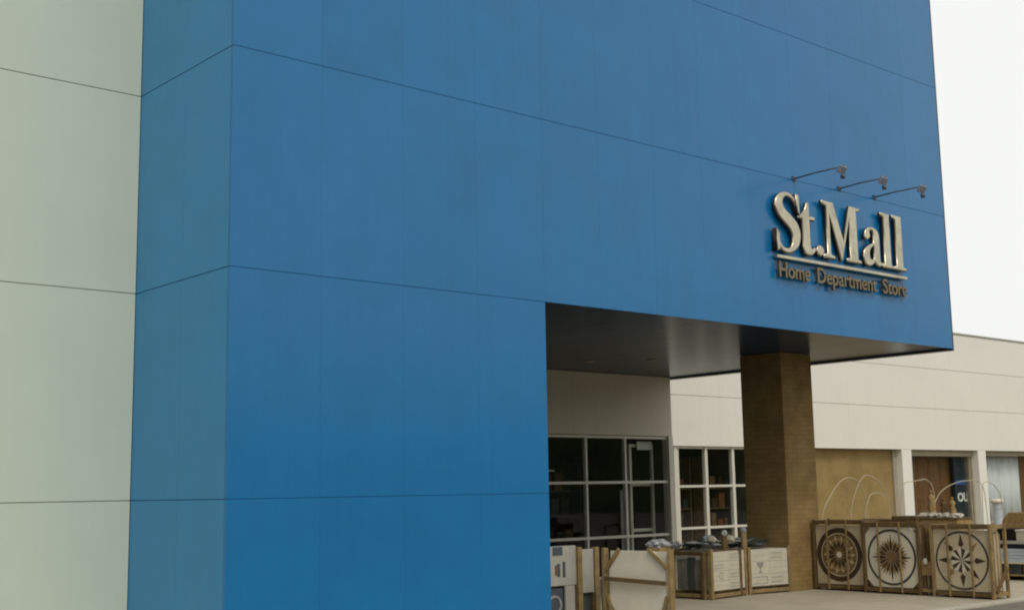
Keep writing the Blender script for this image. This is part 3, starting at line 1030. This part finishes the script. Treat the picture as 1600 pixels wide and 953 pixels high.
for k, (px, py, h, lb) in enumerate(((9.98, 1.99, .96, 'short upright stake with grey cap where two carton crates meet'), (9.50, 1.98, .93, 'short upright stake with grey cap over left carton crate'))):
    t = thing('wooden_stake', lb, 'stake', (px, py, .70 if k else .0), 0, 'stakes with grey caps at the carton crates')
    b = MB(); b.box(-.05, -.02, 0, .05, .02, h - (.70 if k else 0), .004); b.build('shaft', M['wood_dark'] if k else M['wood'], t)
    b = MB(); b.lump(0, 0, h - (.70 if k else 0) + .02, .055, .04, .05, 5 + k, .3); b.build('cap', M['plastic_grey'], t)

# crate with the cut-corner cream slab
OA = R(-80)
oc = (5.10, .22, 0)
OW, OH = .96, .95
t = crate('slab_crate', 'timber crate holding one large cream cut corner slab, nearest the viewer', oc, OA - R(0), OW, .086, OH, M['wood'], 'crates of stone', rails=(.02,), post=.042)
b = MB(); b.bar((.055, -.015, .60), (OW - .06, -.015, .565), .03, .048); b.build('batten', M['wood_dark'], t)
for (a_, b_) in (((.05, .01, .70), (.25, .01, .945)), ((OW - .30, .01, .945), (OW - .05, .01, .73)), ((OW - .16, .01, .10), (OW - .06, .01, .42)), ((.06, .01, .42), (.16, .01, .10))):
    b = MB(); b.bar(a_, b_, .022, .045); b.build('corner_brace', M['wood'], t)
t = thing('cream_slab', 'large plain cream stone slab with cut corners in the near crate', 'stone slab', (oc[0], oc[1], .09), OA)
b = MB()
b.prism([(.25, 0), (OW - .25, 0), (OW - .085, .22), (OW - .085, .62), (OW - .25, .835), (.24, .835), (.085, .62), (.085, .24)], .03, .06, .004)
b.build('slab', M['cream'], t)
b = MB(); b.box(.09, .061, 0.001, OW - .09, .075, .83, .003); b.build('backing_slab', M['white_in'], t)
# box with wrap behind its right corner
t = thing('cardboard_box', 'brown cardboard box with grey wrap behind the cut corner slab', 'box', (6.02, .12, 0), R(10))
b = MB(); b.box(0, 0, 0, .26, .20, .92, .008); b.build('box', M['wicker'], t)
b = MB(); b.lump(.12, .1, .96, .15, .12, .06, 9, .5); b.build('wrap', M['plastic_grey'], t)

# crate of printed boards at the left jamb
bx = thing('board_crate', 'upright crate of grey printed sample boards beside the blue wall', 'crate', (4.95, 1.0, 0), 0, 'crates of stone')
b = MB(); b.box(.0, .03, .47, .50, .06, .955, .003); b.build('printed_board', M['board'], bx)
b = MB(); b.box(.10, .0275, .84, .27, .0292, .945); b.build('header_print', M['board_dark'], bx)
b = MB(); b.box(.17, .0275, .58, .225, .0292, .74); b.box(.265, .0275, .57, .315, .0292, .76); b.build('figure_print', M['board_dark'], bx)
b = MB(); b.box(.135, .0275, .60, .165, .0292, .72); b.build('rust_print', M['rust'], bx)
b = MB(); b.box(.30, .02, .12, .46, .05, .465, .003); b.build('lower_board', M['board'], bx)
b = MB(); b.box(.02, .055, .05, .29, .09, .44, .003); b.build('dark_board', M['board_dark'], bx)
b = MB(); b.ring(.14, .24, .09, .12, .046, .0535, 28); b.build('ring_print', M['plastic_grey'], bx)
for xx, hh in ((.50, .93), (.80, .92)):
    b = MB(); b.box(xx, -.01, 0, xx + .075, .07, hh, .006); b.build('post', M['wood'], bx)
b = MB(); b.box(.60, .02, .36, .80, .05, .90, .003); b.build('grey_board', M['board'], bx)
b = MB(); b.box(.60, .07, .05, .79, .10, .35, .003); b.build('lower_dark_board', M['slate'], bx)
b = MB(); b.box(.0, .10, .03, .90, .45, .86, .006); b.build('core', M['wood_dark'], bx)
t = thing('timber_bundle', 'tall rough timber posts tied beside the cut corner slab crate', 'timber', (5.52, .62, 0), R(-30))
for k, (xx, yy, tl) in enumerate(((0, 0, .02), (.07, .02, -.02), (.13, 0, .03), (.05, .07, 0))):
    b = MB(); b.bar((xx, yy, 0), (xx + tl, yy, .93 - .02 * k), .06, .05); b.build('batten', M['wood_dark'] if k % 2 else M['wood'], t)

# ------------------------------------------------------------------ things behind the medallion row
GH = 'pale bent wire arches in front of the tan wall and windows'
hoops = (([(17.55, 0.0), (17.69, 1.0), (18.09, 1.48), (18.40, 1.72), (18.73, 1.817), (19.05, 1.76), (19.25, 1.60), (19.40, 1.2), (19.45, 0)], 'lower left wire arch against the tan wall beside column'),
         ([(18.90, 0.0), (18.944, .97), (19.112, 1.40), (19.40, 1.755), (19.67, 1.87), (20.08, 1.75), (20.32, 1.526), (20.5, 1.1), (20.55, 0)], 'taller wire arch against the tan wall, its top highest'),
         ([(19.6, 0.0), (19.70, 1.0), (19.812, 1.24), (19.963, 1.43), (20.36, 1.44), (20.7, 1.30), (20.9, .9), (20.95, 0)], 'low faint wire arch against tan wall close to first white pillar'),
         ([(20.75, 0.0), (20.8, 1.3), (21.0, 1.65), (21.344, 1.71), (21.70, 1.74), (21.969, 1.752), (22.236, 1.58), (22.30, 1.117), (22.32, 0)], 'flat topped wire arch crossing the first white pillar'),
         ([(22.40, 0.0), (22.45, 1.0), (22.575, 1.266), (22.9, 1.495), (23.524, 1.662), (24.2, 1.72), (24.6, 1.69), (24.9, 1.4), (25.0, 0)], 'wide wire arch before the shop window with lettered board'),
         ([(24.95, 0.0), (25.0, 1.4), (25.1, 1.62), (25.265, 1.68), (25.55, 1.62), (25.736, 1.51), (25.959, 1.209), (26.05, 0)], 'rightmost wire arch, before the pale curtains'))
for k, (pts, lb) in enumerate(hoops):
    P = [Vector((x, 6.0 + .12 * (k % 3), z)) for x, z in pts]
    Q = []
    for i in range(len(P) - 1):
        p0, p1, p2, p3 = P[max(i - 1, 0)], P[i], P[i + 1], P[min(i + 2, len(P) - 1)]
        for q in range(5):
            t_ = q / 5
            Q.append(0.5 * ((2 * p1) + (p2 - p0) * t_ + (2 * p0 - 5 * p1 + 4 * p2 - p3) * t_ ** 2 + (3 * p1 - p0 - 3 * p2 + p3) * t_ ** 3))
    Q.append(P[-1])
    b = MB(); b.tube(Q, .0105, 7)
    tag(b.build('wire_arch', M['wire']), lb, 'wire arch', GH)

# basket with pale sack and carved posts, behind the middle crates
t = thing('wooden_trough', 'tan wooden trough of pale stones before the first shop window', 'trough', (13.3, 1.10, 0), FACE_X)
b = MB(); b.box(0, 0, 0, .84, .45, 1.06, .01); b.build('box', M['wicker'], t)
b = MB(); b.box(-.01, -.01, 1.062, .85, .46, 1.09, .006); b.build('lip', M['wood_dark'], t)
for k in range(5):
    b = MB(); b.lump(.14 + k * .14, .2, 1.12, .11, .12, .05, k + 20, .4); b.build('stones', M['stone'], t)
def baluster(x, y, z, h, r, label, m):
    t = thing('carved_post', label, 'ornament', (x, y, z), 0, 'carved ornaments standing on the trough')
    b = MB(); b.lathe([(r * .9, 0), (r, .03), (r * .5, h * .18), (r * .8, h * .4), (r * .45, h * .62), (r * .75, h * .8), (r * .3, h * .93), (r * .1, h)]); b.build('shaft', m, t)
    b = MB(); b.lathe([(r * .2, h * .99), (r * .35, h * 1.05), (r * .1, h * 1.12)]); b.build('finial', m, t)
baluster(13.5, .83, 1.09, .40, .09, 'tallest tan carved ornament at left end of trough', M['wicker'])
baluster(13.52, .62, 1.09, .28, .08, 'dark brown carved ornament in the middle of trough', M['wood_dark'])
baluster(13.5, .45, 1.09, .30, .075, 'tan carved ornament at the right end of trough', M['wicker'])
b = MB(); b.box(13.2, .95, 0, 13.6, 1.42, 1.12, .012); b.box(13.2, 1.43, 0, 13.6, 2.0, 1.07, .012)
for k in range(4): b.box(13.185, 1.0 + k * .22, .04, 13.199, 1.16 + k * .22, 1.04, .004)
tag(b.build('timber_stack', M['wood_dark']), 'brown stack of timber boards before the first white pillar', 'timber')

# chair and goods at the right edge
t = thing('wicker_chair', 'brown wicker chair behind the pallet of bluish slabs', 'chair', (16.3, 1.32, 0), FACE_X)
b = MB(); b.box(0, 0, .45, .55, .50, .52, .02); b.build('seat', M['wicker'], t)
b = MB(); b.prism([(0, .53), (.55, .53), (.57, .95), (.45, 1.10), (.12, 1.10), (-.02, .95)], .44, .50, .01); b.build('backrest', M['wicker'], t)
for xx in (.0, .505):
    for yy in (.0, .455):
        b = MB(); b.box(xx, yy, 0, xx + .045, yy + .045, .448, .005); b.build('leg', M['wood_dark'], t)
for xx in (-.03, .53):
    b = MB(); b.bar((xx + .02, .02, .53), (xx + .02, .02, .74), .04, .04); b.bar((xx + .02, 0, .76), (xx + .02, .46, .80), .05, .04); b.build('armrest', M['wood'], t)
PX = 15.0
sk = thing('stone_pallet', 'pallet of grey and bluish slabs at the right edge', 'pallet', (PX, .55, 0), FACE_X)
b = MB()
for xx in (0, .7, 1.4): b.box(xx, 0, 0, xx + .12, .9, .07, .004)
b.box(0, 0, .071, 1.6, .9, .10, .004)
b.build('pallet', M['wood'], sk)
b = MB(); b.box(.03, .05, .101, .40, .8, .27, .006); b.build('dark_slab', M['slate'], sk)
b = MB(); b.box(.78, .05, .101, 1.5, .8, .27, .006); b.build('dark_slab', M['slate'], sk)
b = MB(); b.box(.42, .06, .101, .76, .8, .265, .006); b.build('brown_slab', M['wood_dark'], sk)
b = MB(); b.box(.0, -.01, .275, 1.55, .85, .31, .006); b.build('shelf', M['cream'], sk)
for k in range(4):
    b = MB(); b.box(.02 + .01 * (k % 2), .01, .312 + k * .055, 1.52, .8, .312 + k * .055 + .05, .005); b.build('bluish_slab', M['blue_white'], sk)
b = MB(); b.box(.03, .03, .535, 1.5, .8, .605, .005); b.build('dark_slab', M['navy_in'], sk)
b = MB(); b.box(.0, .0, .608, 1.55, .85, .66, .006); b.build('top_slab', M['board'], sk)
t = thing('white_box', 'small white box on top of the bluish slab pallet', 'box', (PX + .05, .20, .662), FACE_X)
b = MB(); b.box(0, 0, 0, .7, .4, .15, .01); b.build('box', M['carton'], t)
b = MB(); b.box(-.01, -.01, .152, .71, .41, .185, .006); b.build('lid', M['carton'], t)
b = MB(); b.box(PX + .03, .225, .662, PX + .5, .53, .86, .01)
tag(b.build('black_crate', M['void']), 'black plastic crate on the pallet beside the white box', 'crate')
# small vase by the curtains
t = thing('pedestal', 'pale grey pedestal with white top before the curtains', 'pedestal', (26.4, 6.6, 0))
b = MB(); b.lathe([(.16, 0), (.16, .05), (.12, .1), (.12, 1.08), (.15, 1.12)]); b.build('shaft', M['blue_white'], t)
b = MB(); b.lathe([(.17, 1.122), (.17, 1.18), (.13, 1.22)]); b.build('top', M['cream'], t)
